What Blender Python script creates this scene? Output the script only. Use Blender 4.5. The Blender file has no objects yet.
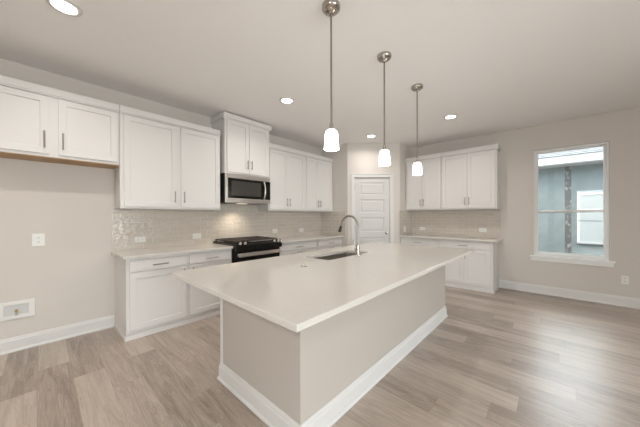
import bpy, bmesh, math, random
from mathutils import Vector, Matrix
random.seed(7)
S = bpy.context.scene
C = S.collection
PI = math.pi

# ------------------------------------------------------------------ camera
f, yaw, pitch, roll, cy, H = 256.216, math.radians(42.517), math.radians(-.131), math.radians(-.194), 216.511, 1.271
F = Vector((-math.sin(yaw)*math.cos(pitch), math.cos(yaw)*math.cos(pitch), math.sin(pitch)))
R0 = Vector((math.cos(yaw), math.sin(yaw), 0)); U0 = R0.cross(F)
R = R0*math.cos(roll) + U0*math.sin(roll); U = -R0*math.sin(roll) + U0*math.cos(roll)
cam = bpy.data.objects.new('camera', bpy.data.cameras.new('camera')); C.objects.link(cam)
cam.matrix_world = Matrix(((R.x, U.x, -F.x, 0), (R.y, U.y, -F.y, 0), (R.z, U.z, -F.z, H), (0, 0, 0, 1)))
cam.data.sensor_width = 36; cam.data.lens = 36*f/640
cam.data.shift_y = (cy-213.5)/640
cam.data.clip_start = .02
S.camera = cam

# ------------------------------------------------------------------ world, exposure
S.view_settings.view_transform = 'Standard'; S.view_settings.look = 'None'
S.view_settings.gamma = 1; S.view_settings.use_curve_mapping = False
S.view_settings.exposure = 0.12
W = bpy.data.worlds.new('sky'); S.world = W; W.use_nodes = True
wn = W.node_tree.nodes; wl = W.node_tree.links
sky = wn.new('ShaderNodeTexSky'); sky.sky_type = 'NISHITA'; sky.sun_disc = False
sky.sun_elevation = math.radians(50); sky.sun_rotation = math.radians(200); sky.dust_density = 3; sky.ozone_density = 1
mixw = wn.new('ShaderNodeMix'); mixw.data_type = 'RGBA'; mixw.inputs[0].default_value = .6
wl.new(sky.outputs[0], mixw.inputs[6]); mixw.inputs[7].default_value = (3.4, 3.4, 3.4, 1)
wl.new(mixw.outputs[2], wn['Background'].inputs[0]); wn['Background'].inputs[1].default_value = 1.25

WIN_W = 26      # daylight coming in at the openings (large windows behind and right of the camera)
CAN_W = 7.8
PEND_E = 12.0
BACK = 1.3

def area(name, loc, rot, sx, sy, w, col=(1, 1, 1), shape='RECTANGLE', spread=180):
    l = bpy.data.lights.new(name, 'AREA'); l.shape = shape; l.size = sx
    if shape == 'RECTANGLE': l.size_y = sy
    l.energy = w; l.color = col; l.spread = math.radians(spread)
    o = bpy.data.objects.new(name, l); o.location = loc; o.rotation_euler = rot; C.objects.link(o)
    return o
XR, YR = 4.4, -3.4        # right and rear walls of the open-plan room
area('daylight_right', (XR+.25, .1, 1.2), (0, PI/2, 0), 2.3, 3.7, WIN_W*7.4, (.98, .985, .99))
area('daylight_rear', (1.6, YR-.25, 1.2), (PI/2, 0, 0), 2.1, 2.3, WIN_W*2.6, (.98, .985, .99))

# added unseen lamp outside the far-wall window, tilted down to make the floor sheen
area('floor_sheen_lamp', (.16, 5.476+.22, 1.5), (-PI/2+math.radians(46), 0, 0), .8, 1.6, 4.7, (.90, .97, 1), spread=64)

# ------------------------------------------------------------------ materials
def mat(name, col, rough=.5, metal=0, emit=None, es=0, spec=.5, bump=None, bscale=200, coat=0):
    m = bpy.data.materials.new(name); m.use_nodes = True
    b = m.node_tree.nodes['Principled BSDF']
    b.inputs['Base Color'].default_value = (*col, 1); b.inputs['Roughness'].default_value = rough
    b.inputs['Metallic'].default_value = metal; b.inputs['Specular IOR Level'].default_value = spec
    b.inputs['Coat Weight'].default_value = coat
    if emit: b.inputs['Emission Color'].default_value = (*emit, 1); b.inputs['Emission Strength'].default_value = es
    if bump:
        n = m.node_tree.nodes; l = m.node_tree.links
        t = n.new('ShaderNodeTexNoise'); t.inputs['Scale'].default_value = bscale
        tc = n.new('ShaderNodeTexCoord'); l.new(tc.outputs['Object'], t.inputs['Vector'])
        bp = n.new('ShaderNodeBump'); bp.inputs['Strength'].default_value = bump; bp.inputs['Distance'].default_value = .002
        l.new(t.outputs[0], bp.inputs['Height']); l.new(bp.outputs[0], b.inputs['Normal'])
    return m
M = {}
M['wall'] = mat('wall_paint', (.67, .62, .575), .75, bump=.25, bscale=120, spec=.3)
M['ceiling'] = mat('ceiling_paint', (.93, .905, .89), .85, bump=.25, bscale=100, spec=.2)
M['trim'] = mat('trim_white', (.71, .69, .67), .36)
M['cab'] = mat('cabinet_white', (.745, .72, .70), .38)
M['vinyl'] = mat('window_vinyl', (.88, .88, .87), .35)
M['dnickel'] = mat('satin_nickel_dark', (.34, .31, .28), .28, 1)
M['door'] = mat('door_white', (.64, .615, .60), .4)
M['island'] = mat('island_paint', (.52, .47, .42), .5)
M['nickel'] = mat('brushed_nickel', (.46, .42, .38), .22, 1)
M['steel'] = mat('stainless_steel', (.74, .71, .67), .3, 1)
M['sink'] = mat('sink_steel', (.42, .39, .36), .35, 1)
M['handle'] = mat('pull_nickel', (.36, .33, .30), .35, 1)
M['blackglass'] = mat('black_glass', (.010, .009, .008), .12, spec=.3)
M['black'] = mat('black_enamel', (.02, .018, .017), .3)
M['smoked'] = mat('smoked_glass', (.055, .050, .045), .12)
M['iron'] = mat('cast_iron', (.045, .032, .027), .55)
M['plate'] = mat('outlet_plastic', (.80, .78, .75), .35)
M['slot'] = mat('slot_dark', (.03, .03, .03), .6)
M['wood'] = mat('raw_birch', (.44, .28, .15), .6)
M['brass'] = mat('brass', (.55, .36, .12), .3, 1)
M['rubber'] = mat('black_rubber', (.02, .02, .02), .5)
M['grey_plastic'] = mat('grey_recess', (.62, .62, .60), .5)
M['shade'] = mat('lit_opal_glass', (.9, .9, .88), .3, emit=(1, .97, .93), es=PEND_E)
M['lens'] = mat('lit_lens', (.9, .9, .9), .4, emit=(1, .97, .92), es=9)
M['hoodlens'] = mat('dim_lit_lens', (.9, .9, .85), .4, emit=(1, .85, .65), es=1.5)
M['nglass'] = mat('sky_reflecting_pane', (.21, .24, .245), .15, spec=.8)
M['fascia'] = mat('fascia_white', (.46, .47, .46), .6)

def quartz():
    m = mat('white_quartz', (.74, .70, .645), .13)
    n = m.node_tree.nodes; l = m.node_tree.links; b = n['Principled BSDF']
    tc = n.new('ShaderNodeTexCoord'); t = n.new('ShaderNodeTexNoise'); t.inputs['Scale'].default_value = 160; t.inputs['Detail'].default_value = 3
    r = n.new('ShaderNodeValToRGB'); r.color_ramp.elements[0].position = .35; r.color_ramp.elements[1].position = .6
    r.color_ramp.elements[0].color = (.62, .58, .53, 1); r.color_ramp.elements[1].color = (.67, .635, .59, 1)
    l.new(tc.outputs['Object'], t.inputs['Vector']); l.new(t.outputs[0], r.inputs[0]); l.new(r.outputs[0], b.inputs['Base Color'])
    return m
M['quartz'] = quartz()

def tile():
    # glossy hand-made subway tile; UV in metres
    m = mat('glazed_tile', (.5, .47, .43), .12)
    n = m.node_tree.nodes; l = m.node_tree.links; b = n['Principled BSDF']
    uv = n.new('ShaderNodeUVMap')
    br = n.new('ShaderNodeTexBrick'); br.offset = .5
    for k, v in (('Scale', 1), ('Mortar Size', .003), ('Mortar Smooth', .15), ('Brick Width', .2), ('Row Height', .065), ('Bias', 0)): br.inputs[k].default_value = v
    br.inputs['Color1'].default_value = (.58, .52, .455, 1); br.inputs['Color2'].default_value = (.625, .565, .50, 1)
    br.inputs['Mortar'].default_value = (.74, .69, .63, 1)
    l.new(uv.outputs[0], br.inputs['Vector']); l.new(br.outputs['Color'], b.inputs['Base Color'])
    nz = n.new('ShaderNodeTexNoise'); nz.inputs['Scale'].default_value = 24; nz.inputs['Detail'].default_value = 1.5
    l.new(uv.outputs[0], nz.inputs['Vector'])
    mm = n.new('ShaderNodeMath'); mm.operation = 'MULTIPLY_ADD'; mm.inputs[1].default_value = -.6
    l.new(br.outputs['Fac'], mm.inputs[0]); l.new(nz.outputs[0], mm.inputs[2])
    bp = n.new('ShaderNodeBump'); bp.inputs['Strength'].default_value = .8; bp.inputs['Distance'].default_value = .008
    l.new(mm.outputs[0], bp.inputs['Height']); l.new(bp.outputs[0], b.inputs['Normal'])
    return m
M['tile'] = tile()

def planks():
    m = mat('oak_plank', (.4, .33, .27), .3, spec=.8)
    n = m.node_tree.nodes; l = m.node_tree.links; b = n['Principled BSDF']
    tc = n.new('ShaderNodeTexCoord')
    sep = n.new('ShaderNodeSeparateXYZ'); l.new(tc.outputs['Object'], sep.inputs[0])
    def math_(op, a, bb=None, c=None):
        k = n.new('ShaderNodeMath'); k.operation = op
        for i, v in enumerate((a, bb, c)):
            if v is None: continue
            if isinstance(v, (int, float)): k.inputs[i].default_value = v
            else: l.new(v, k.inputs[i])
        return k.outputs[0]
    PW, PL = .19, 1.3
    ry = math_('DIVIDE', math_('ADD', sep.outputs[1], 19.02), PW)
    row = math_('FLOOR', ry)
    wn_ = n.new('ShaderNodeTexWhiteNoise'); wn_.noise_dimensions = '1D'; l.new(row, wn_.inputs['W'])
    xs = math_('ADD', math_('DIVIDE', math_('ADD', sep.outputs[0], 30), PL), wn_.outputs[0])
    colx = math_('FLOOR', xs)
    cmb = n.new('ShaderNodeCombineXYZ'); l.new(row, cmb.inputs[0]); l.new(colx, cmb.inputs[1])
    w2 = n.new('ShaderNodeTexWhiteNoise'); w2.noise_dimensions = '2D'; l.new(cmb.outputs[0], w2.inputs['Vector'])
    # grain stretched along X, different per plank
    off = n.new('ShaderNodeCombineXYZ')
    l.new(math_('MULTIPLY_ADD', w2.outputs[0], 37, math_('MULTIPLY', sep.outputs[0], .9)), off.inputs[0])
    l.new(math_('MULTIPLY', sep.outputs[1], 9.), off.inputs[1]); l.new(math_('MULTIPLY', w2.outputs[0], 11), off.inputs[2])
    g = n.new('ShaderNodeTexNoise'); g.inputs['Scale'].default_value = 1.6; g.inputs['Detail'].default_value = 6; g.inputs['Roughness'].default_value = .62; g.inputs['Distortion'].default_value = 1.4
    l.new(off.outputs[0], g.inputs['Vector'])
    off2 = n.new('ShaderNodeCombineXYZ')
    l.new(math_('MULTIPLY_ADD', w2.outputs[0], 19, math_('MULTIPLY', sep.outputs[0], 3.)), off2.inputs[0])
    l.new(math_('MULTIPLY', sep.outputs[1], 90.), off2.inputs[1])
    g2 = n.new('ShaderNodeTexNoise'); g2.inputs['Scale'].default_value = 1.5; g2.inputs['Detail'].default_value = 3
    l.new(off2.outputs[0], g2.inputs['Vector'])
    v = math_('ADD', math_('MULTIPLY', w2.outputs[0], .30), math_('ADD', math_('MULTIPLY', g.outputs[0], .80), math_('MULTIPLY', g2.outputs[0], .34)))
    v = math_('ADD', v, math_('MULTIPLY', math_('SINE', math_('MULTIPLY', g.outputs[0], 60)), .06))
    r = n.new('ShaderNodeValToRGB'); cr = r.color_ramp
    cr.elements[0].position = .42; cr.elements[0].color = (.225, .172, .135, 1)
    cr.elements[1].position = 1.0; cr.elements[1].color = (.53, .445, .375, 1)
    e = cr.elements.new(.72); e.color = (.395, .322, .265, 1)
    l.new(v, r.inputs[0])
    # joints
    fy = math_('FRACT', ry); fx = math_('FRACT', xs)
    jy = math_('LESS_THAN', math_('MINIMUM', fy, math_('SUBTRACT', 1, fy)), .008)
    jx = math_('LESS_THAN', math_('MINIMUM', fx, math_('SUBTRACT', 1, fx)), .0012)
    j = math_('MAXIMUM', jy, jx)
    mx = n.new('ShaderNodeMix'); mx.data_type = 'RGBA'; l.new(math_('MULTIPLY', j, .28), mx.inputs[0]); l.new(r.outputs[0], mx.inputs[6]); mx.inputs[7].default_value = (.12, .09, .07, 1)
    l.new(mx.outputs[2], b.inputs['Base Color'])
    l.new(math_('MULTIPLY_ADD', g2.outputs[0], .14, .25), b.inputs['Roughness'])
    bp = n.new('ShaderNodeBump'); bp.inputs['Strength'].default_value = .12; bp.inputs['Distance'].default_value = .003
    l.new(math_('SUBTRACT', g2.outputs[0], j), bp.inputs['Height']); l.new(bp.outputs[0], b.inputs['Normal'])
    return m
M['floor'] = planks()

def glass():
    m = bpy.data.materials.new('window_glass'); m.use_nodes = True
    n = m.node_tree.nodes; l = m.node_tree.links; n.remove(n['Principled BSDF'])
    t = n.new('ShaderNodeBsdfTransparent'); t.inputs[0].default_value = (.93, .96, .96, 1)
    g = n.new('ShaderNodeBsdfGlossy'); g.inputs['Roughness'].default_value = .02
    fr = n.new('ShaderNodeFresnel'); fr.inputs[0].default_value = 1.45
    mx = n.new('ShaderNodeMixShader'); l.new(fr.outputs[0], mx.inputs[0]); l.new(t.outputs[0], mx.inputs[1]); l.new(g.outputs[0], mx.inputs[2])
    l.new(mx.outputs[0], n['Material Output'].inputs[0])
    return m
M['glass'] = glass()

def noisy(name, c1, c2, scale, rough=.7, stretch=(1, 1, 1), p0=.4, p1=.6):
    m = mat(name, c1, rough); n = m.node_tree.nodes; l = m.node_tree.links; b = n['Principled BSDF']
    tc = n.new('ShaderNodeTexCoord'); mp = n.new('ShaderNodeMapping'); mp.inputs['Scale'].default_value = stretch
    t = n.new('ShaderNodeTexNoise'); t.inputs['Scale'].default_value = scale; t.inputs['Detail'].default_value = 4
    r = n.new('ShaderNodeValToRGB'); r.color_ramp.elements[0].position = p0; r.color_ramp.elements[1].position = p1
    r.color_ramp.elements[0].color = (*c1, 1); r.color_ramp.elements[1].color = (*c2, 1)
    l.new(tc.outputs['Object'], mp.inputs[0]); l.new(mp.outputs[0], t.inputs['Vector']); l.new(t.outputs[0], r.inputs[0]); l.new(r.outputs[0], b.inputs['Base Color'])
    return m
M['sheath'] = noisy('blue_grey_sheathing', (.165, .205, .205), (.195, .235, .235), 3, .8)
M['seam'] = noisy('taped_seam', (.09, .095, .092), (.30, .305, .30), 14, .7, (1, 1, .6), .54, .66)
M['scuff'] = noisy('weathered_sheathing', (.15, .185, .187), (.175, .21, .212), 22, .8)
M['shingle'] = noisy('pale_shingle', (.36, .38, .39), (.46, .48, .485), 7, .9, (1, 5, 5))
M['ground'] = noisy('bare_ground', (.22, .2, .16), (.3, .27, .22), 5, .95)

# ------------------------------------------------------------------ helpers
def link(name, bm, m, parent=None, smooth=False, loc=None):
    me = bpy.data.meshes.new(name); bm.normal_update(); bm.to_mesh(me); bm.free()
    me.materials.append(M[m])
    if smooth:
        for p in me.polygons: p.use_smooth = True
        try: me.set_sharp_from_angle(angle=math.radians(40))
        except Exception: pass
    o = bpy.data.objects.new(name, me); C.objects.link(o)
    if parent: o.parent = parent
    if loc: o.location = loc
    return o
def bx(bm, x0, x1, y0, y1, z0, z1, bev=0):
    t = bmesh.new()
    bmesh.ops.create_cube(t, size=1, matrix=Matrix.Translation(((x0+x1)/2, (y0+y1)/2, (z0+z1)/2)) @ Matrix.Diagonal((x1-x0, y1-y0, z1-z0, 1)))
    if bev: bmesh.ops.bevel(t, geom=t.edges[:], offset=bev, segments=2, affect='EDGES', profile=.6)
    merge(bm, t); return bm
def merge(bm, t, mtx=None):
    me = bpy.data.meshes.new('tmp'); 
    if mtx: bmesh.ops.transform(t, matrix=mtx, verts=t.verts)
    t.to_mesh(me); t.free(); bm.from_mesh(me); bpy.data.meshes.remove(me)
def B(*a, bev=0):
    return bx(bmesh.new(), *a, bev=bev)
def cyl(bm, p0, p1, r, r2=None, n=20, cap=True):
    p0 = Vector(p0); p1 = Vector(p1); d = p1-p0
    t = bmesh.new(); bmesh.ops.create_cone(t, cap_ends=cap, segments=n, radius1=r, radius2=r if r2 is None else r2, depth=d.length)
    q = Vector((0, 0, 1)).rotation_difference(d.normalized()).to_matrix().to_4x4()
    merge(bm, t, Matrix.Translation((p0+p1)/2) @ q); return bm
def lathe(bm, prof, n=32, axis=None):
    rings = []
    for r, z in prof:
        rings.append([bm.verts.new((r*math.cos(2*PI*i/n), r*math.sin(2*PI*i/n), z)) for i in range(n)] if r > 1e-6 else [bm.verts.new((0, 0, z))])
    for a, b in zip(rings, rings[1:]):
        for i in range(n):
            j = (i+1) % n
            if len(a) == 1 and len(b) == 1: continue
            if len(a) == 1: bm.faces.new((a[0], b[j], b[i]))
            elif len(b) == 1: bm.faces.new((a[i], a[j], b[0]))
            else: bm.faces.new((a[i], a[j], b[j], b[i]))
    bmesh.ops.recalc_face_normals(bm, faces=bm.faces)
    return bm
def tube(bm, pts, r, n=14):
    pts = [Vector(p) for p in pts]; rings = []
    up = None
    for i, p in enumerate(pts):
        d = (pts[min(i+1, len(pts)-1)]-pts[max(i-1, 0)]).normalized()
        if up is None: up = d.orthogonal().normalized()
        up = (up - d*up.dot(d)).normalized(); s = d.cross(up)
        rr = r[i] if isinstance(r, (list, tuple)) else r
        rings.append([bm.verts.new(p + (up*math.cos(2*PI*k/n)+s*math.sin(2*PI*k/n))*rr) for k in range(n)])
    for a, b in zip(rings, rings[1:]):
        for k in range(n): bm.faces.new((a[k], a[(k+1) % n], b[(k+1) % n], b[k]))
    bm.faces.new(rings[0][::-1]); bm.faces.new(rings[-1])
    bmesh.ops.recalc_face_normals(bm, faces=bm.faces)
    return bm
def extrude_profile(bm, prof, p0, p1, out):
    """prof: list of (depth, height); swept from p0 to p1 at the floor; out = direction into room"""
    p0 = Vector(p0); p1 = Vector(p1); out = Vector(out)
    a = [bm.verts.new(p0+out*d+Vector((0, 0, h))) for d, h in prof]
    b = [bm.verts.new(p1+out*d+Vector((0, 0, h))) for d, h in prof]
    k = len(prof)
    for i in range(k): bm.faces.new((a[i], a[(i+1) % k], b[(i+1) % k], b[i]))
    bm.faces.new(a); bm.faces.new(b[::-1]); bmesh.ops.recalc_face_normals(bm, faces=bm.faces)
    return bm
def thing(name, label, cat, loc=(0, 0, 0), rz=0, group=None):
    o = bpy.data.objects.new(name, None); C.objects.link(o); o.empty_display_size = .1
    o.location = loc; o.rotation_euler = (0, 0, rz); return tag(o, label, cat, group)
def tag(o, label, cat, group=None):
    o['label'] = label; o['category'] = cat
    if group: o['group'] = group
    return o
def struct(name, bm, m, parent=None):
    o = link(name, bm, m, parent)
    if not parent: o['kind'] = 'structure'
    return o
def copy_tree(o, parent=None):
    c = o.copy(); C.objects.link(c); c.parent = parent
    for ch in list(o.children): copy_tree(ch, c)
    return c

# ------------------------------------------------------------------ room constants
XW, YB, ZC = -3.777, 5.476, 2.74
YS, XS = 4.17, -2.318           # pantry stubs
XD, YD = -3.072, 4.924           # pantry diagonal: (XD,YS)-(XS,YD)
T = .12

struct('floor', B(XW-T, XR+T, YR-T, YB+T, -.1, 0), 'floor')
struct('ceiling', B(XW-T, XR+T, YR-T, YB+T, ZC, ZC+.1), 'ceiling')

def wall_with_holes(name, axis, v0, v1, a0, a1, holes):
    """axis 'X': wall plane spans X (v=Y range), 'Y': spans Y (v=X range). holes: (a0,a1,z0,z1)"""
    bm = bmesh.new(); cur = a0
    def bb(p, q, z0, z1):
        if q-p < 1e-4: return
        if axis == 'X': bx(bm, p, q, v0, v1, z0, z1)
        else: bx(bm, v0, v1, p, q, z0, z1)
    for h in sorted(holes):
        bb(cur, h[0], 0, ZC); bb(h[0], h[1], 0, h[2]); bb(h[0], h[1], h[3], ZC); cur = h[1]
    bb(cur, a1, 0, ZC)
    return struct(name, bm, 'wall')
WX0, WX1, WZ0, WZ1 = -.262, .583, .612, 2.335
WB = (.6, .6)
wall_with_holes('wall_left', 'Y', XW-T, XW, YR, YB, [])
wall_with_holes('wall_back', 'X', YB, YB+T+.03, XW-T, XR+T, [(WX0, WX1, WZ0, WZ1)])
wall_with_holes('wall_right', 'Y', XR, XR+T, YR, YB, [(-1.7, 1.9, .14, 2.3)])
wall_with_holes('wall_rear', 'X', YR-T, YR, XW-T, XR+T, [(.6, 2.6, .14, 2.3)])
# pantry corner: stub, diagonal wall with door opening, stub
bm = bmesh.new(); t_ = .11
DW = math.hypot(XS-XD, YD-YS); di = Vector((1, 1, 0)).normalized(); dn = Vector((-1, 1, 0)).normalized()   # along, and into the pantry
D0, D1, DZ = .135, .870, 2.052     # door opening along the diagonal
def quadprism(bm, P, z0, z1):
    lo = [bm.verts.new((p[0], p[1], z0)) for p in P]; hi = [bm.verts.new((p[0], p[1], z1)) for p in P]
    k = len(P)
    for i in range(k): bm.faces.new((lo[i], lo[(i+1) % k], hi[(i+1) % k], hi[i]))
    bm.faces.new(lo[::-1]); bm.faces.new(hi); bmesh.ops.recalc_face_normals(bm, faces=bm.faces)
def dp(s, d=0):
    p = Vector((XD, YS, 0))+di*s+dn*d; return (p.x, p.y)
quadprism(bm, [(XW, YS), (XD, YS), dp(t_*.41, t_), (XW, YS+t_)], 0, ZC)
quadprism(bm, [(XS, YD), (XS, YB), (XS-t_, YB), dp(DW-t_*.41, t_)], 0, ZC)
quadprism(bm, [dp(0), dp(D0), dp(D0, t_), dp(t_*.41, t_)], 0, ZC)
quadprism(bm, [dp(D1), dp(DW), dp(DW-t_*.41, t_), dp(D1, t_)], 0, ZC)
quadprism(bm, [dp(D0), dp(D1), dp(D1, t_), dp(D0, t_)], DZ, ZC)
struct('wall_pantry', bm, 'wall')

# pantry door: casing + slab with five panels + knob + hinges, built in a local frame on the diagonal
dm = Matrix.Translation((XD, YS, 0)) @ Matrix.Rotation(PI/4, 4, 'Z')    # local x along the wall, local -y into the room
bm = bmesh.new()
cw = .062
for (a, b, z0, z1) in ((D0-cw, D0+.004, 0, DZ+cw), (D1-.004, D1+cw, 0, DZ+cw), (D0+.004, D1-.004, DZ-.004, DZ+cw)):
    bx(bm, a, b, -.016, -.001, z0, z1, bev=.004)
bx(bm, D0-cw-.006, D1+cw+.006, -.024, -.001, DZ+cw-.012, DZ+cw+.008, bev=.004)
for (a, b) in ((D0, D0+.012), (D1-.012, D1)): bx(bm, a, b, 0, t_, 0, DZ)
bx(bm, D0, D1, 0, t_, DZ-.012, DZ)
bmesh.ops.transform(bm, matrix=dm, verts=bm.verts)
struct('trim_1', bm, 'trim')
def panel_face(bm, x0, x1, z0, z1, y, rec, w=.012):
    """raised-edge recessed panel, front face towards -y; returns nothing, fills the rect"""
    def ring(i, yy): return [bm.verts.new(v) for v in ((x0+i, yy, z0+i), (x1-i, yy, z0+i), (x1-i, yy, z1-i), (x0+i, yy, z1-i))]
    r = [ring(0, y), ring(w*.5, y+rec*.8), ring(w, y+rec), ring(w*2.6, y+rec), ring(w*3.6, y+rec*.35)]
    for a, b in zip(r, r[1:]):
        for i in range(4): bm.faces.new((a[i], a[(i+1) % 4], b[(i+1) % 4], b[i]))
    bm.faces.new(r[-1])
def door_slab(w, h):
    bm = bmesh.new(); st = .105; y = 0
    zs = [(.19, .45), (.555, .83), (.94, 1.225), (1.325, 1.595), (1.68, 1.935)]
    xs0, xs1 = st, w-st
    def q(x0, x1, z0, z1): bm.faces.new([bm.verts.new(v) for v in ((x0, y, z0), (x1, y, z0), (x1, y, z1), (x0, y, z1))])
    q(0, xs0, 0, h); q(xs1, w, 0, h); c = 0
    for a, b in zs: q(xs0, xs1, c, a); panel_face(bm, xs0, xs1, a, b, y, .009); c = b
    q(xs0, xs1, c, h)
    bx(bm, 0, w, .010, .035, 0, h)
    for a, b in ((0, .0), (w, w)):
        pass
    bm.faces.new([bm.verts.new(v) for v in ((0, 0, 0), (0, 0, h), (0, .012, h), (0, .012, 0))])
    bm.faces.new([bm.verts.new(v) for v in ((w, 0, 0), (w, .012, 0), (w, .012, h), (w, 0, h))])
    bm.faces.new([bm.verts.new(v) for v in ((0, 0, h), (w, 0, h), (w, .012, h), (0, .012, h))])
    bmesh.ops.recalc_face_normals(bm, faces=bm.faces)
    return bm
dw = D1-D0-.03
door = link('door_1', door_slab(dw, DZ-.028), 'door'); door['kind'] = 'structure'
door.matrix_world = dm @ Matrix.Translation((D0+.015, .012, .008))
kn = bmesh.new(); t = bmesh.new(); lathe(t, [(0, .062), (.018, .060), (.027, .050), (.027, .040), (.012, .030), (.010, .010), (.029, .008), (.031, 0), (0, 0)])
merge(kn, t, Matrix.Translation((dw-.06, -.0, .915)) @ Matrix.Rotation(PI/2, 4, 'X'))
link('door_knob', kn, 'handle', door, True)
for z in (.22, 1.02, 1.83):
    link('hinge', cyl(bmesh.new(), (-.004, -.006, z-.045), (-.004, -.006, z+.045), .006, n=10), 'handle', door)

# baseboards
BP = [(0, 0), (.026, 0), (.026, .012), (.016, .024), (.014, .024), (.014, .105), (.009, .118), (.009, .124), (.004, .135), (0, .135)]
def baseboard(name, p0, p1, out): return struct(name, extrude_profile(bmesh.new(), BP, p0, p1, out), 'trim')
baseboard('baseboard_left', (XW, YR, 0), (XW, .576, 0), (1, 0, 0))
baseboard('baseboard_back', (-.728, YB, 0), (XR, YB, 0), (0, -1, 0))
baseboard('baseboard_right', (XR, 1.9, 0), (XR, YB-.03, 0), (-1, 0, 0))
baseboard('baseboard_front', (XR, YR+.03, 0), (XR, -1.7, 0), (-1, 0, 0))
baseboard('baseboard_rear', (XW+.03, YR, 0), (XR-.03, YR, 0), (0, 1, 0))
bm = bmesh.new()
def dbase(s0, s1):
    a, b = dp(s0), dp(s1); extrude_profile(bm, BP, (*a, 0), (*b, 0), -dn)
dbase(0.0, D0-cw-.001); dbase(D1+cw+.001, DW)
struct('baseboard_pantry', bm, 'trim')

# ------------------------------------------------------------------ windows
def window(name, w, z0, z1, mtx, rails=True, sill=True, nsash=2):
    """local x along the wall 0..w, -y to the room, wall face at y=0"""
    fw = .034; y0, y1 = .055, .12
    bm = bmesh.new()
    bx(bm, 0, fw, y0, y1, z0, z1, bev=.003); bx(bm, w-fw, w, y0, y1, z0, z1, bev=.003)
    bx(bm, fw, w-fw, y0, y1, z1-fw, z1, bev=.003); bx(bm, fw, w-fw, y0, y1, z0, z0+.04, bev=.003)
    o = link(name, bm, 'vinyl'); o['kind'] = 'structure'; o.matrix_world = mtx
    zm = z0+(z1-z0)*.415
    for i, (a, b, yy) in enumerate(((z0+.03, zm+.024, y0+.012), (zm-.024, z1-.03, y0+.034))):
        s = bmesh.new(); r = .032; x0, x1 = fw-.006, w-fw+.006
        bx(s, x0, x0+r, yy, yy+.022, a, b, bev=.003); bx(s, x1-r, x1, yy, yy+.022, a, b, bev=.003)
        bx(s, x0+r, x1-r, yy, yy+.022, a, a+r, bev=.003); bx(s, x0+r, x1-r, yy, yy+.022, b-r, b, bev=.003)
        sh = link('sash', s, 'vinyl', o)
        link('pane', B(x0+r-.004, x1-r+.004, yy+.009, yy+.012, a+r-.004, b-r+.004), 'glass', sh)
    lk = link('sash_lock', B(w/2-.03, w/2+.03, y0-.002, y0+.012, zm+.012, zm+.024, bev=.002), 'vinyl', o)
    if sill:
        s = bmesh.new(); bx(s, -.045, w+.045, -.042, .054, z0-.022, z0+.002, bev=.005); bx(s, -.03, w+.03, -.014, -.001, z0-.08, z0-.022, bev=.003)
        link('window_sill', s, 'vinyl', o)
    return o
window('window_1', WX1-WX0, WZ0, WZ1, Matrix.Translation((WX0, YB, 0)))
# thin white drywall bead around the opening
bm = bmesh.new()
bx(bm, WX0-.001, WX0+.006, YB-.004, YB+.056, WZ0+.003, WZ1); bx(bm, WX1-.006, WX1+.001, YB-.004, YB+.056, WZ0+.003, WZ1); bx(bm, WX0+.006, WX1-.006, YB-.004, YB+.056, WZ1-.006, WZ1+.001)
struct('trim_2', bm, 'trim')
for i, xx in enumerate((2.6, 1.6)): window('window_%d' % (2+i), 1.0, .14, 2.3, Matrix.Translation((xx, YR, 0)) @ Matrix.Rotation(PI, 4, 'Z'), sill=False)
for i in range(3): window('window_%d' % (4+i), 1.2, .14, 2.3, Matrix.Translation((XR, 1.9-i*1.2, 0)) @ Matrix.Rotation(-PI/2, 4, 'Z'), sill=False)

# ------------------------------------------------------------------ outside: neighbour house
YN = 8.0
nb = thing('neighbour_house', 'unfinished house wall in blue-grey sheathing seen through the window', 'house', (.3, YN, -.3))
link('wall', B(-6, 6, 0, .2, 0, 2.85), 'sheath', nb)
link('fascia', B(-6.2, 6.2, -.42, -.38, 2.68, 2.85), 'fascia', nb)
link('soffit', B(-6.2, 6.2, -.38, 0, 2.66, 2.69), 'fascia', nb)
rb = bmesh.new()
for k in range(26):      # courses of shingles up the slope
    a = .0+k*.13; z = 2.85+a*.42
    quadprism(rb, [(-6.3, -.45+a), (6.3, -.45+a), (6.3, -.30+a), (-6.3, -.30+a)], z, z+.018+.0)
link('roof', rb, 'shingle', nb)
rs = bmesh.new(); 
vs = [rs.verts.new(v) for v in ((-6.3, -.43, 2.845), (6.3, -.43, 2.845), (6.3, 3.0, 2.845+3.43*.42), (-6.3, 3.0, 2.845+3.43*.42))]; rs.faces.new(vs)
bmesh.ops.solidify(rs, geom=rs.faces[:], thickness=.03)
link('roof_deck', rs, 'shingle', nb)
link('seam_tape', B(-.135, -.03, -.006, -.001, 0, 2.66), 'seam', nb)
link('scuff_strip', B(-.42, -.31, -.003, -.001, .3, 2.62), 'scuff', nb)
link('scuff_strip', B(.05, .13, -.003, -.001, .9, 2.3), 'scuff', nb)
wf = bmesh.new()
for a in ((.06, .10, .95, 2.05), (.93, .97, .95, 2.05), (.10, .93, 2.01, 2.05), (.10, .93, .95, .99), (.10, .93, 1.66, 1.70)): bx(wf, a[0], a[1], -.05, -.001, a[2], a[3])
nw = link('window_frame', wf, 'fascia', nb)
link('pane', B(.10, .93, -.03, -.02, .99, 2.01), 'nglass', nw)
g = link('ground', B(-12, 12, YB+.3, 14, -.4, -.3), 'ground'); g['kind'] = 'structure'

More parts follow.
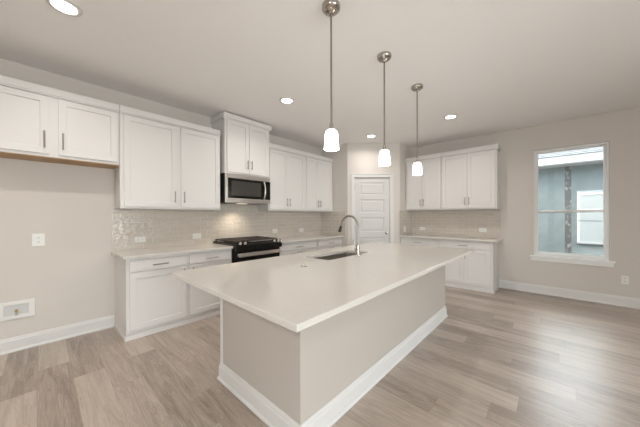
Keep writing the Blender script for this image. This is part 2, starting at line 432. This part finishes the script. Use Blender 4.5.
# ------------------------------------------------------------------ cabinets
def shaker(bm, x0, x1, z0, z1, yb, t=.019, rail=.056, rec=.009):
    def ring(i, y): return [bm.verts.new(v) for v in ((x0+i, y, z0+i), (x1-i, y, z0+i), (x1-i, y, z1-i), (x0+i, y, z1-i))]
    yf = yb-t
    r = [ring(0, yb), ring(0, yf+.0015), ring(.0015, yf), ring(rail, yf), ring(rail+.003, yf+rec)]
    for a, b in zip(r, r[1:]):
        for i in range(4): bm.faces.new((a[i], a[(i+1) % 4], b[(i+1) % 4], b[i]))
    bm.faces.new(r[-1]); bm.faces.new(r[0][::-1]); bmesh.ops.recalc_face_normals(bm, faces=bm.faces)
    return bm
def pull(x, z, yf, L=.14, vert=True):
    bm = bmesh.new(); h = L/2; y = yf-.030
    if vert:
        cyl(bm, (x, y, z-h), (x, y, z+h), .006, n=12)
        for s in (-1, 1): cyl(bm, (x, yf, z+s*h*.68), (x, y, z+s*h*.68), .0045, n=10)
    else:
        cyl(bm, (x-h, y, z), (x+h, y, z), .006, n=12)
        for s in (-1, 1): cyl(bm, (x+s*h*.68, yf, z), (x+s*h*.68, y, z), .0045, n=10)
    return bm
def carc_extra(body, *a): pass
def add_door(p, x0, x1, z0, z1, yb, hx, hz, L=.14):
    d = link('door', shaker(bmesh.new(), x0, x1, z0, z1, yb), 'cab', p)
    if hx is not None: link('handle', pull(hx, hz, yb-.019, L), 'handle', d, True)
    return d
def add_drawer(p, x0, x1, z0, z1, yb):
    d = link('drawer', B(x0, x1, yb-.019, yb, z0, z1, bev=.002), 'cab', p)
    link('handle', pull((x0+x1)/2, (z0+z1)/2-.004, yb-.019, .15, False), 'handle', d, True)

LW = lambda y, z=0: ((XW+.001, y, z), PI/2)      # left-wall unit starting at world Y=y

def upper(name, label, loc, rz, w, z0, z1, depth, doors, crown=(2.392, 2.473), crown_out=.02, ends=(0, 0), group=None, L=.14):
    t = thing(name, label, 'cabinet', loc, rz, group)
    g_ = .001
    b = bmesh.new(); bx(b, g_, w-g_, -depth, 0, 0, z1-z0)
    bx(b, g_, w-g_, -depth, -depth+.02, -.006, 0)      # light rail edge
    link('body', b, 'cab', t)
    for (x0, x1, side) in doors:
        hx = x1-.03 if side == 'r' else x0+.03
        add_door(t, x0, x1, .018, crown[0]-z0-.008, -depth, hx, .02+.07+.055, L)
    c = bmesh.new(); o = crown_out; e0, e1 = ends
    prof = [(0, 0), (.004, 0), (.004, .008), (o, .016), (o, crown[1]-crown[0]-.004), (o-.004, crown[1]-crown[0]), (0, crown[1]-crown[0])]
    dz = crown[0]-z0
    y = -depth-.019
    # front board
    extrude_profile(c, [(d, h+dz) for d, h in prof], (g_-e0*o, y+.019, 0), (w-g_+e1*o, y+.019, 0), (0, -1, 0))
    bx(c, g_-e0*o, w-g_+e1*o, y+.006, y+.05, dz+.002, dz+crown[1]-crown[0])
    if e0: bx(c, -o, g_, y+.019, 0, dz+.014, dz+crown[1]-crown[0], bev=.002)
    if e1: bx(c, w-g_, w+o, y+.019, 0, dz+.014, dz+crown[1]-crown[0], bev=.002)
    link('crown_board', c, 'cab', t)
    return t
dU = .31
fz0 = 1.835
l, r = LW(-.43, fz0)
t = upper('wall_cabinet', 'short white two-door wall cabinet over the empty refrigerator space, wooden underside', l, r, 1.008, fz0, 2.39, dU, [(.018, .487, 'r'), (.547, .992, 'l')], ends=(1, 0), L=.155)
link('underside_panel', B(.002, 1.006, -dU+.001, -.001, -.014, -.0065), 'wood', t)
l, r = LW(.58, 1.365)
upper('wall_cabinet', 'tall white two-door wall cabinet left of the microwave, beside the short one', l, r, 1.128, 1.365, 2.39, dU, [(.035, .566, 'r'), (.612, 1.112, 'l')])
l, r = LW(1.738, 1.885)
upper('wall_cabinet', 'white two-door wall cabinet above the microwave, stepped up to the ceiling', l, r, .76, 1.885, 2.655, .382, [(.03, .377, 'r'), (.383, .73, 'l')], crown=(2.64, 2.722), crown_out=.026, ends=(1, 1), L=.13)
l, r = LW(2.526, 1.365)
upper('wall_cabinet', 'white two-door wall cabinet just right of the microwave', l, r, .838, 1.365, 2.39, dU, [(.02, .405, 'r'), (.409, .815, 'l')])
l, r = LW(3.366, 1.365)
upper('wall_cabinet', 'white two-door wall cabinet on the left wall against the pantry wall', l, r, .801, 1.365, 2.39, dU, [(.035, .355, 'r'), (.359, .77, 'l')])
# back wall uppers
upper('wall_cabinet', 'white two-door wall cabinet on the far wall, nearer the pantry', (XS+.002, YB-.001, 1.385), 0, .712, 1.385, 2.385, .28, [(.025, .350, 'r'), (.354, .695, 'l')], crown=(2.387, 2.473))
t = upper('wall_cabinet', 'white two-door wall cabinet on the far wall, nearer the window', (-1.603, YB-.001, 1.385), 0, .885, 1.385, 2.385, .28, [(.018, .440, 'r'), (.444, .862, 'l')], crown=(2.387, 2.473), ends=(0, 1))

ZT = .87; TH = .03; ZB = ZT-TH
def base(name, label, loc, rz, w, depth, drawers, doors, end_left=False, end_right=False):
    t = thing(name, label, 'cabinet', loc, rz)
    g_ = .001; b = bmesh.new()
    bx(b, g_, w-g_, -depth, -.001, .075, ZB-.002)
    if end_left: bx(b, g_, .02, -depth+.0125, -.001, 0.001, .0749)
    if end_right: bx(b, w-.02, w-g_, -depth+.0125, -.001, 0.001, .0749)
    link('body', b, 'cab', t)
    k = bmesh.new(); bx(k, .021 if end_left else g_, w-.021 if end_right else w-g_, -depth+.0125, -.03, .001, .074)
    x0, x1 = (g_-.014 if end_left else g_), (w-g_+.014 if end_right else w-g_)
    bx(k, x0, x1, -depth-.004, -depth+.012, .001, .05, bev=.003)
    if end_left: bx(k, g_-.014, g_-.0005, -depth, -.02, .001, .03, bev=.003)
    if end_right: bx(k, w-g_+.0005, w-g_+.014, -depth, -.02, .001, .03, bev=.003)
    link('toe_kick', k, 'cab', t)
    for d in drawers: add_drawer(t, d[0], d[1], .705, .812, -depth)
    for d in doors: add_door(t, d[0], d[1], .098, .686, -depth, d[1]-.03 if d[2] == 'r' else d[0]+.03, .60, .13)
    return t
DB = .568
l, r = LW(.582)
base('base_cabinet', 'white base cabinet left of the range, with two drawers above two doors', l, r, 1.154, DB, [(.03, .578), (.610, 1.14)], [(.03, .575, 'r'), (.613, 1.14, 'l')], end_left=True)
l, r = LW(2.502)
base('base_cabinet', 'white base cabinet with one wide drawer just right of the range', l, r, .896, DB, [(.03, .868)], [(.03, .446, 'r'), (.450, .868, 'l')])
l, r = LW(3.40)
base('base_cabinet', 'white base cabinet with one wide drawer on the left wall against the pantry', l, r, .768, DB, [(.03, .742)], [(.03, .382, 'r'), (.386, .742, 'l')])
base('base_cabinet', 'white base cabinet under the far counter, nearer the pantry', (XS+.002, YB-.001, 0), 0, .729, .53, [(.025, .705)], [(.025, .363, 'r'), (.367, .705, 'l')])
base('base_cabinet', 'white base cabinet under the far counter, nearer the window', (-1.587, YB-.001, 0), 0, .85, .53, [(.02, .82)], [(.02, .418, 'r'), (.422, .82, 'l')], end_right=True)

# worktops
def top(name, label, *a):
    o = link(name, B(*a, ZB, ZT, bev=.003), 'quartz'); tag(o, label, 'countertop')
top('countertop', 'white quartz counter run left of the range', XW+.002, -3.165, .552, 1.7365)
top('countertop', 'white quartz counter run between the range and the pantry', XW+.002, -3.165, 2.5035, YS-.002)
top('countertop', 'white quartz counter run on the far wall beside the window', XS+.002, -.690, 4.895, YB-.002)

# backsplash (UV mapped tile)
def splash(name, label, segs, z0, z1, extra=()):
    bm = bmesh.new(); uvl = bm.loops.layers.uv.new('UVMap'); u = 0; th = .008
    for (p, q, nrm) in segs:
        p = Vector((*p, 0)); q = Vector((*q, 0)); nn = Vector((*nrm, 0)); L = (q-p).length
        v = [bm.verts.new(a) for a in (p+nn*th+Vector((0, 0, z0)), q+nn*th+Vector((0, 0, z0)), q+nn*th+Vector((0, 0, z1)), p+nn*th+Vector((0, 0, z1)))]
        fc = bm.faces.new(v)
        for lp, (a, b) in zip(fc.loops, ((0, z0), (L, z0), (L, z1), (0, z1))): lp[uvl].uv = (u+a, b-z0)
        w = [bm.verts.new(a) for a in (p+nn*.001+Vector((0, 0, z0)), q+nn*.001+Vector((0, 0, z0)), q+nn*.001+Vector((0, 0, z1)), p+nn*.001+Vector((0, 0, z1)))]
        for i in range(4):
            fc = bm.faces.new((v[i], w[i], w[(i+1) % 4], v[(i+1) % 4]))
        bm.faces.new(w[::-1])
        u += L
    for (y0, y1, za, zb) in extra:
        v = [bm.verts.new((XW+.008, y, z)) for y, z in ((y0, za), (y1, za), (y1, zb), (y0, zb))]; fc = bm.faces.new(v)
        for lp, (a, b) in zip(fc.loops, ((y0, za), (y1, za), (y1, zb), (y0, zb))): lp[uvl].uv = (a-.56, b-z0)
    bmesh.ops.recalc_face_normals(bm, faces=bm.faces)
    o = link(name, bm, 'tile'); return tag(o, label, 'backsplash')
splash('backsplash', 'glossy greige subway tile behind the range and the left counter', [((XW, .56), (XW, YS-.009), (1, 0)), ((XW+.001, YS), (XW+.655, YS), (0, -1))], ZT+.001, 1.357, [(1.712, 2.522, 1.357, 1.463)])
splash('backsplash', 'greige subway tile above the far counter beside the window', [((XS, 4.895), (XS, YB-.009), (1, 0)), ((XS+.001, YB), (-.705, YB), (0, -1))], ZT+.001, 1.377)

# ------------------------------------------------------------------ range
rg = thing('gas_range', 'black and stainless slide-in gas range between the left counters', 'range', (XW+.001, 1.74, 0), PI/2)
W_ = .76
b = bmesh.new(); bx(b, .002, W_-.002, -.60, -.012, .02, .885, bev=.003); link('body', b, 'black', rg)
b = bmesh.new(); bx(b, .0, W_, -.625, -.010, .886, .902, bev=.004); link('cooktop', b, 'blackglass', rg)
# control panel: sloped front
b = bmesh.new(); pr = [(.601, .800), (.672, .796), (.694, .812), (.694, .878), (.662, .916), (.601, .916)]
a_ = [b.verts.new((-.0, -d, h)) for d, h in pr]; c_ = [b.verts.new((W_+.0, -d, h)) for d, h in pr]
for i in range(6): b.faces.new((a_[i], a_[(i+1) % 6], c_[(i+1) % 6], c_[i]))
b.faces.new(a_); b.faces.new(c_[::-1]); bmesh.ops.recalc_face_normals(b, faces=b.faces)
bmesh.ops.bevel(b, geom=b.edges[:], offset=.004, segments=2, affect='EDGES')
cp = link('control_panel', b, 'blackglass', rg)
link('steel_trim', B(.23, .60, -.662, -.606, .9165, .920, bev=.002), 'steel', rg)
for x in (.06, .135, .625, .70):
    k = bmesh.new(); t = bmesh.new(); lathe(t, [(0, .026), (.012, .026), (.014, .022), (.015, .004), (.019, 0), (0, 0)], 20)
    merge(k, t, Matrix.Translation((x, -.678, .899)) @ Matrix.Rotation(math.radians(40), 4, 'X')); link('knob', k, 'steel', rg, True)
dr = link('oven_door', B(.006, W_-.006, -.642, -.602, .215, .796, bev=.004), 'blackglass', rg)
b = bmesh.new(); bx(b,   .03, W_-.03, -.712, -.684, .722, .775, bev=.011)
for x in (.05, W_-.05): bx(b, x-.016, x+.016, -.690, -.643, .73, .767, bev=.005)
link('handle', b, 'steel', dr, True)
b = bmesh.new(); bx(b, .006, W_-.006, -.640, -.602, .05, .207, bev=.004); link('warming_drawer', b, 'steel', rg)
# grates: three cast-iron sections with legs; burners
for i in range(3):
    x0 = .02+i*.242; x1 = x0+.236; b = bmesh.new(); z = .934
    for y in (-.585, -.05): bx(b, x0, x1, y-.008, y+.008, z-.014, z, bev=.002)
    for x in (x0+.008, x1-.008): bx(b, x-.008, x+.008, -.585, -.05, z-.014, z, bev=.002)
    for y in (-.48, -.40, -.32, -.24, -.16): bx(b, x0+.01, x1-.01, y-.006, y+.006, z-.013, z-.001, bev=.002)
    bx(b, (x0+x1)/2-.006, (x0+x1)/2+.006, -.58, -.055, z-.013, z-.001, bev=.002)
    for x in (x0+.008, x1-.008):
        for y in (-.583, -.052): bx(b, x-.007, x+.007, y-.007, y+.007, .9025, z-.012)
    link('grate', b, 'iron', rg)
for (x, y) in ((.14, -.17), (.14, -.46), (.38, -.315), (.62, -.17), (.62, -.46)):
    b = bmesh.new(); t = bmesh.new(); lathe(t, [(0, .014), (.030, .014), (.034, .010), (.036, .004), (.048, .002), (.048, 0), (0, 0)], 24)
    merge(b, t, Matrix.Translation((x, y, .9022))); link('burner', b, 'iron', rg, True)

# ------------------------------------------------------------------ microwave
mw = thing('microwave_oven', 'stainless over-the-range microwave with a black glass door', 'microwave', (XW+.009, 1.739, 1.466), PI/2)
W_ = .758; d = .405-.004; Hh = .417
link('body', B(.001, W_-.001, -d+.035, 0, 0, Hh, bev=.003), 'black', mw)
b = bmesh.new(); bx(b, .0, W_, -d, -d+.034, 0, .062, bev=.004); bx(b, 0, W_, -d, -d+.034, Hh-.07, Hh, bev=.004); bx(b, 0, .032, -d, -d+.034, .0625, Hh-.0705, bev=.003)
link('front_frame', b, 'steel', mw)
md = link('door', B(.033, .63, -d+.002, -d+.034, .063, Hh-.071, bev=.003), 'blackglass', mw)
link('window', B(.085, .575, -d+.0005, -d+.0015, .10, Hh-.105), 'smoked', md)
link('control_panel', B(.632, W_-.001, -d+.002, -d+.034, .063, Hh-.071, bev=.003), 'blackglass', mw)
b = bmesh.new(); n_ = 12; pts = []
for i in range(n_+1):
    s = i/n_; pts.append((.628, -d-.008-.036*math.sin(PI*s)**.7, .07+s*(Hh-.148)))
tube(b, pts, .0115, 12); link('handle', b, 'steel', md, True)
link('cooktop_lamp', B(.30, .46, -.22, -.14, -.003, -.0005), 'hoodlens', mw)
hl = bpy.data.lights.new('hood_lamp', 'SPOT'); hl.energy = 11; hl.color = (1, .88, .70); hl.spot_size = math.radians(130); hl.spot_blend = .9; hl.shadow_soft_size = .02
ho = bpy.data.objects.new('hood_lamp', hl); ho.location = (XW+.22, 2.05, 1.455); C.objects.link(ho)

# ------------------------------------------------------------------ island
IX0, IX1, IY0, IY1 = -1.924, -1.018, .948, 3.437
isl = thing('kitchen_island', 'long white-panelled kitchen island with wide baseboard, in the middle of the floor', 'kitchen island', ((IX0+IX1)/2, (IY0+IY1)/2, 0))
cx, cyy = (IX0+IX1)/2, (IY0+IY1)/2; hx, hy = (IX1-IX0)/2, (IY1-IY0)/2
b = bmesh.new()
# open-topped body so that the sink bowl sits inside
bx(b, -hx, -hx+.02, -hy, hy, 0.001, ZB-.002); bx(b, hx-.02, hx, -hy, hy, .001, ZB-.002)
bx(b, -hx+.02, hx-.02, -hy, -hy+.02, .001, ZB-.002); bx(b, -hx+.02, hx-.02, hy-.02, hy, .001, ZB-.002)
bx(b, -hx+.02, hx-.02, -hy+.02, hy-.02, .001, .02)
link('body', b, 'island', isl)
link('corner_strip', B(-hx-.002, -hx+.035, -hy-.004, -hy-.0005, .137, ZB-.002, bev=.001), 'cab', isl)
IB = [(0, 0), (.023, 0), (.023, .012), (.016, .024), (.013, .024), (.013, .098), (.008, .108), (.008, .118), (.003, .135), (0, .135)]
b = bmesh.new()
def mitre(p, q, out, e0, e1):
    """baseboard run with mitred ends: e = +1 outer corner"""
    p = Vector(p); q = Vector(q); o = Vector(out); t = (q-p).normalized()
    A = [b.verts.new(p - t*d*e0 + o*d + Vector((0, 0, h+.001))) for d, h in IB]
    Z = [b.verts.new(q + t*d*e1 + o*d + Vector((0, 0, h+.001))) for d, h in IB]
    k = len(IB)
    for i in range(k): b.faces.new((A[i], A[(i+1) % k], Z[(i+1) % k], Z[i]))
    b.faces.new(A); b.faces.new(Z[::-1])
mitre((-hx, -hy, 0), (hx, -hy, 0), (0, -1, 0), 1, 1)
mitre((hx, -hy, 0), (hx, hy, 0), (1, 0, 0), 1, 1)
mitre((hx, hy, 0), (-hx, hy, 0), (0, 1, 0), 1, 1)
bmesh.ops.recalc_face_normals(b, faces=b.faces)
link('baseboard', b, 'trim', isl)
for (a0, a1, hs) in ((-1.22, -.80, 1), (-.796, -.376, -1), (-.33, .10, 1), (.104, .53, -1), (.58, .88, 1), (.884, 1.22, -1)):
    dd = shaker(bmesh.new(), -a1, -a0, .11, .80, 0); bmesh.ops.transform(dd, matrix=Matrix.Translation((-hx-.0005, 0, 0)) @ Matrix.Rotation(-PI/2, 4, 'Z'), verts=dd.verts)
    o = link('door', dd, 'cab', isl)
    hh = pull(-a1+.035 if hs > 0 else -a0-.035, .70, -.019, .13); bmesh.ops.transform(hh, matrix=Matrix.Translation((-hx-.0005, 0, 0)) @ Matrix.Rotation(-PI/2, 4, 'Z'), verts=hh.verts)
    link('handle', hh, 'handle', o, True)

TX0, TX1, TY0, TY1 = -2.04, -.70, .634, 3.46
SX0, SX1, SY0, SY1 = -1.815, -1.508, 1.757, 2.455
b = bmesh.new()
def slab_ring(bm, O, I, z0, z1, ch=.003):
    def rect(r, z, k=0): return [bm.verts.new(v) for v in ((r[0]+k, r[2]+k, z), (r[1]-k, r[2]+k, z), (r[1]-k, r[3]-k, z), (r[0]+k, r[3]-k, z))]
    rings = [rect(I, z1, -.002), rect(O, z1, ch), rect(O, z1-ch, 0), rect(O, z0+ch, 0), rect(O, z0, ch), rect(I, z0, 0), rect(I, z1-.002, 0)]
    rings.append(rings[0])
    for p, q in zip(rings, rings[1:]):
        for i in range(4): bm.faces.new((p[i], p[(i+1) % 4], q[(i+1) % 4], q[i]))
    bmesh.ops.recalc_face_normals(bm, faces=bm.faces)
slab_ring(b, (TX0, TX1, TY0, TY1), (SX0, SX1, SY0, SY1), ZB, ZT)
tag(link('island_countertop', b, 'quartz'), 'large white quartz slab topping the island, cut out for the sink', 'countertop')
# sink
sk = thing('sink', 'undermount stainless steel sink sunk in the island top', 'sink', ((SX0+SX1)/2, (SY0+SY1)/2, ZB-.001))
sx, sy = (SX1-SX0)/2+.006, (SY1-SY0)/2+.006; dep = .2
b = bmesh.new()
def rr(x, y, z, r=.03, n=5):
    v = []
    for (cx_, cy_, a0) in ((x-r, y-r, 0), (-x+r, y-r, 90), (-x+r, -y+r, 180), (x-r, -y+r, 270)):
        for i in range(n): a = math.radians(a0+90*i/(n-1)); v.append(b.verts.new((cx_+r*math.cos(a), cy_+r*math.sin(a), z)))
    return v
loops = [rr(sx+.02, sy+.02, -.0), rr(sx, sy, 0), rr(sx-.004, sy-.004, -dep+.03), rr(sx-.03, sy-.03, -dep), rr(.045, .045, -dep-.004, .04), rr(.04, .04, -dep-.012, .036)]
for p, q in zip(loops, loops[1:]):
    for i in range(len(p)): b.faces.new((p[i], p[(i+1) % len(p)], q[(i+1) % len(p)], q[i]))
b.faces.new(loops[-1]); bmesh.ops.recalc_face_normals(b, faces=b.faces)
ow = [v for v in b.verts]
# outer skin
lo2 = [rr(sx+.02, sy+.02, -.002), rr(sx+.004, sy+.004, -.002), rr(sx+.002, sy+.002, -dep-.016)]
for p, q in zip(lo2, lo2[1:]):
    for i in range(len(p)): b.faces.new((q[i], q[(i+1) % len(p)], p[(i+1) % len(p)], p[i]))
b.faces.new(lo2[-1]); 
link('basin', b, 'sink', sk, True)
b = bmesh.new(); lathe(b, [(0, -dep-.006), (.012, -dep-.006), (.014, -dep-.003), (.036, -dep+.000), (.040, -dep-.004), (0, -dep-.009)], 24); link('drain', b, 'nickel', sk, True)

# faucet
fx, fy = -1.458, 2.15
fc = thing('kitchen_faucet', 'brushed nickel gooseneck pull-down faucet behind the island sink', 'faucet', (fx, fy, ZT))
b = bmesh.new(); lathe(b, [(0, 0), (.028, 0), (.028, .006), (.020, .012), (.0195, .10), (.016, .112), (0, .112)], 28); link('base', b, 'nickel', fc, True)
pts = [(0, 0, .11), (0, 0, .20), (0, 0, .30)]; rad = .102
for i in range(1, 15):
    a = PI*i/14*.92; pts.append((-rad+rad*math.cos(a), 0, .30+rad*math.sin(a)*.98))
b = bmesh.new(); tube(b, pts, .0108, 16); link('spout', b, 'dnickel', fc, True)
e = Vector(pts[-1]); dv = Vector((-.34, 0, -1)).normalized()
link('hose_sleeve', cyl(bmesh.new(), e, e+dv*.030, .008, .010), 'dnickel', fc, True)
b = bmesh.new(); cyl(b, e+dv*.030, e+dv*.092, .0115, .017); cyl(b, e+dv*.092, e+dv*.100, .017, .013); link('spray_head', b, 'rubber', fc, True)
b = bmesh.new(); cyl(b, (0, -.018, .065), (0, -.050, .065), .012, .011); tube(b, [(0, -.046, .065), (-.004, -.052, .085), (-.006, -.056, .165)], [.006, .0055, .0045], 10); link('lever', b, 'nickel', fc, True)
b = bmesh.new(); lathe(b, [(0, .006), (.014, .006), (.016, .004), (.026, .003), (.028, 0), (0, 0)], 28)
o = link('air_switch_button', b, 'nickel', None, True, (-1.474, 1.414, ZT)); tag(o, 'small round brushed metal button set in the island top, left of the sink', 'button')

# ------------------------------------------------------------------ pendants
def pendant():
    t = thing('pendant_lamp', '', 'pendant light', (0, 0, ZC))
    b = bmesh.new(); lathe(b, [(0, -.060), (.013, -.060), (.016, -.050), (.030, -.046), (.050, -.038), (.062, -.026), (.064, -.018), (.064, 0), (0, 0)], 36)
    cyl(b, (.035, .01, -.050), (.035, .01, -.042), .004, n=10); cyl(b, (-.035, -.01, -.050), (-.035, -.01, -.042), .004, n=10)
    link('canopy', b, 'nickel', t, True)
    b = bmesh.new(); cyl(b, (0, 0, -.825), (0, 0, -.03), .007, n=12); cyl(b, (0, 0, -.06), (0, 0, -.03), .010, n=14); cyl(b, (0, 0, -.075), (0, 0, -.07), .009, n=14)
    link('rod', b, 'dnickel', t, True)
    b = bmesh.new(); cyl(b, (0, 0, -.870), (0, 0, -.822), .013, n=16); cyl(b, (0, 0, -.826), (0, 0, -.816), .010, .007, n=16)
    link('socket_cap', b, 'nickel', t, True)
    b = bmesh.new(); lathe(b, [(.012, -.866), (.024, -.867), (.034, -.872), (.041, -.882), (.0445, -.900), (.051, -.992), (.0525, -1.003), (.0495, -1.003), (.0415, -.900), (.0375, -.886), (.012, -.871)], 36)
    link('shade', b, 'shade', t, True)
    b = bmesh.new(); lathe(b, [(0, -.875), (.012, -.88), (.014, -.90), (.028, -.94), (.030, -.955), (.022, -.978), (0, -.985)], 20)
    link('bulb', b, 'lens', t, True)
    return t
p0 = pendant()
for i, (y, lb) in enumerate(((1.378, 'nearest pendant with white glass shade over the island, largest of three'), (2.135, 'middle of the three white glass pendants, hanging above the island sink'), (2.895, 'farthest of the three white glass pendants, in front of the far wall cabinets'))):
    o = p0 if i == 0 else copy_tree(p0)
    o.location = (-1.152, y, ZC-.001); o['label'] = lb; o['group'] = 'pendants over the island'

# recessed cans
def can():
    t = thing('recessed_light', '', 'ceiling light', (0, 0, ZC))
    b = bmesh.new(); lathe(b, [(.066, -.004), (.070, -.009), (.090, -.006), (.095, 0), (.066, 0)], 40); link('trim_ring', b, 'trim', t, True)
    b = bmesh.new(); lathe(b, [(0, -.005), (.066, -.004), (.066, -.001), (0, -.001)], 40); link('lens', b, 'lens', t, True)
    return t
c0 = can()
cans = [((-2.52, .118), 'recessed ceiling light nearest the camera, above the left aisle'), ((-2.508, 2.12), 'recessed ceiling light in front of the microwave cabinet'),
        ((-2.49, 4.12), 'small recessed ceiling light in front of the pantry door'), ((-1.143, 4.124), 'recessed ceiling light in front of the far wall cabinets')]
for i, ((x, y), lb) in enumerate(cans):
    o = c0 if i == 0 else copy_tree(c0)
    o.location = (x, y, ZC-.0005); o['label'] = lb; o['group'] = 'recessed ceiling lights'
# the same grid of cans goes on behind the camera
for i, (x, y) in enumerate(((-2.52, -1.88), (-.6, -1.88), (1.3, -1.88), (1.3, .3), (3.0, .3), (3.0, -1.88))):
    o = copy_tree(c0); o.location = (x, y, ZC-.0005); o['group'] = 'recessed ceiling lights'
    o['label'] = ('recessed ceiling light behind the camera over the left aisle', 'recessed ceiling light straight behind the camera', 'recessed ceiling light by the rear windows', 'recessed ceiling light right of the camera, nearer the island', 'recessed ceiling light right of the camera, nearer the right windows', 'recessed ceiling light in the corner between the windowed walls')[i]
    area('can_lamp_behind', (x, y, ZC-.012), (0, 0, 0), .13, .13, CAN_W*BACK, (1, .97, .92), 'DISK', 150)
for (x, y) in [c[0] for c in cans]:
    area('can_lamp', (x, y, ZC-.012), (0, 0, 0), .13, .13, CAN_W*(.6 if (x, y) == (-2.49, 4.12) else 1), (1, .97, .92), 'DISK', 150)

# ------------------------------------------------------------------ outlets
def outlet(label, mtx, w=.072, h=.116, horiz=False, group=None, name='wall_outlet', rocker=False):
    t = thing(name, label, 'outlet', (0, 0, 0)); t.matrix_world = mtx
    if group: t['group'] = group
    if horiz: w, h = h, w
    pl = link('plate', B(-w/2, w/2, -.006, 0, -h/2, h/2, bev=.002), 'plate', t)
    for s in (-1, 1):
        cx_, cz_ = (s*.022, 0) if horiz else (0, s*.022)
        rc = link('receptacle', B(cx_-.016, cx_+.016, -.0075, -.006, cz_-.014, cz_+.014, bev=.001), 'plate', t)
        sl = bmesh.new()
        for q in (-1, 1):
            if horiz: bx(sl, cx_-.006, cx_+.004, -.0082, -.0074, cz_+q*.006-.0012, cz_+q*.006+.0012)
            else: bx(sl, cx_+q*.006-.0012, cx_+q*.006+.0012, -.0082, -.0074, cz_-.004, cz_+.006)
        link('slots', sl, 'slot', rc)
    return t
ML = lambda y, z, o=0: Matrix.Translation((XW+o+.0005, y, z)) @ Matrix.Rotation(PI/2, 4, 'Z')
MBk = lambda x, z, o=0: Matrix.Translation((x, YB-o-.0005, z))
outlet('white double outlet on the bare wall of the refrigerator space', ML(-.015, 1.042), w=.086, h=.125)
outlet('sideways white outlet at the left end of the left tile backsplash', ML(.829, .987, .008), horiz=True)
outlet('sideways white outlet on the backsplash just left of the range', ML(1.506, .99, .008), horiz=True)
outlet('white outlet on the backsplash just right of the range', ML(2.888, .998, .008), horiz=True)
outlet('white outlet on the left backsplash, farthest along near the pantry wall', ML(3.551, .988, .008), horiz=True)
outlet('sideways white outlet on the far backsplash, nearer the pantry', MBk(-2.07, .997, .008), horiz=True)
outlet('sideways white outlet on the far backsplash, nearer the window', MBk(-.973, 1.0, .008), horiz=True)
outlet('white outlet on the pantry side wall tile at the far counter', Matrix.Translation((XS+.0085, 5.13, .99)) @ Matrix.Rotation(PI/2, 4, 'Z'), horiz=False)
outlet('white wall outlet low on the far wall, right of the window', MBk(.716, .368))
# recessed icemaker water box
wb = thing('water_outlet_box', 'white recessed water supply box low on the wall of the refrigerator space', 'water box', (XW+.0005, -.158, .39), PI/2)
b = bmesh.new(); a, h1, a2, h2 = .118, .083, .078, .05
bx(b, -a, a, -.010, 0, h2, h1, bev=.002); bx(b, -a, a, -.010, 0, -h1, -h2, bev=.002); bx(b, -a, -a2, -.010, 0, -h2, h2, bev=.002); bx(b, a2, a, -.010, 0, -h2, h2, bev=.002)
link('frame', b, 'plate', wb)
link('recess_back', B(-a2, a2, -.003, -.001, -h2, h2), 'grey_plastic', wb)
b = bmesh.new(); cyl(b, (0, -.012, -.049), (0, -.012, -.012), .007, n=12); cyl(b, (0, -.012, -.035), (0, -.030, -.035), .006, n=12); cyl(b, (0, -.012, -.012), (0, -.012, 0), .010, n=12)
vv = link('valve', b, 'brass', wb, True)
b = bmesh.new(); cyl(b, (0, -.028, -.035), (0, -.036, -.035), .012, n=12); link('valve_knob', b, 'handle', vv, True)
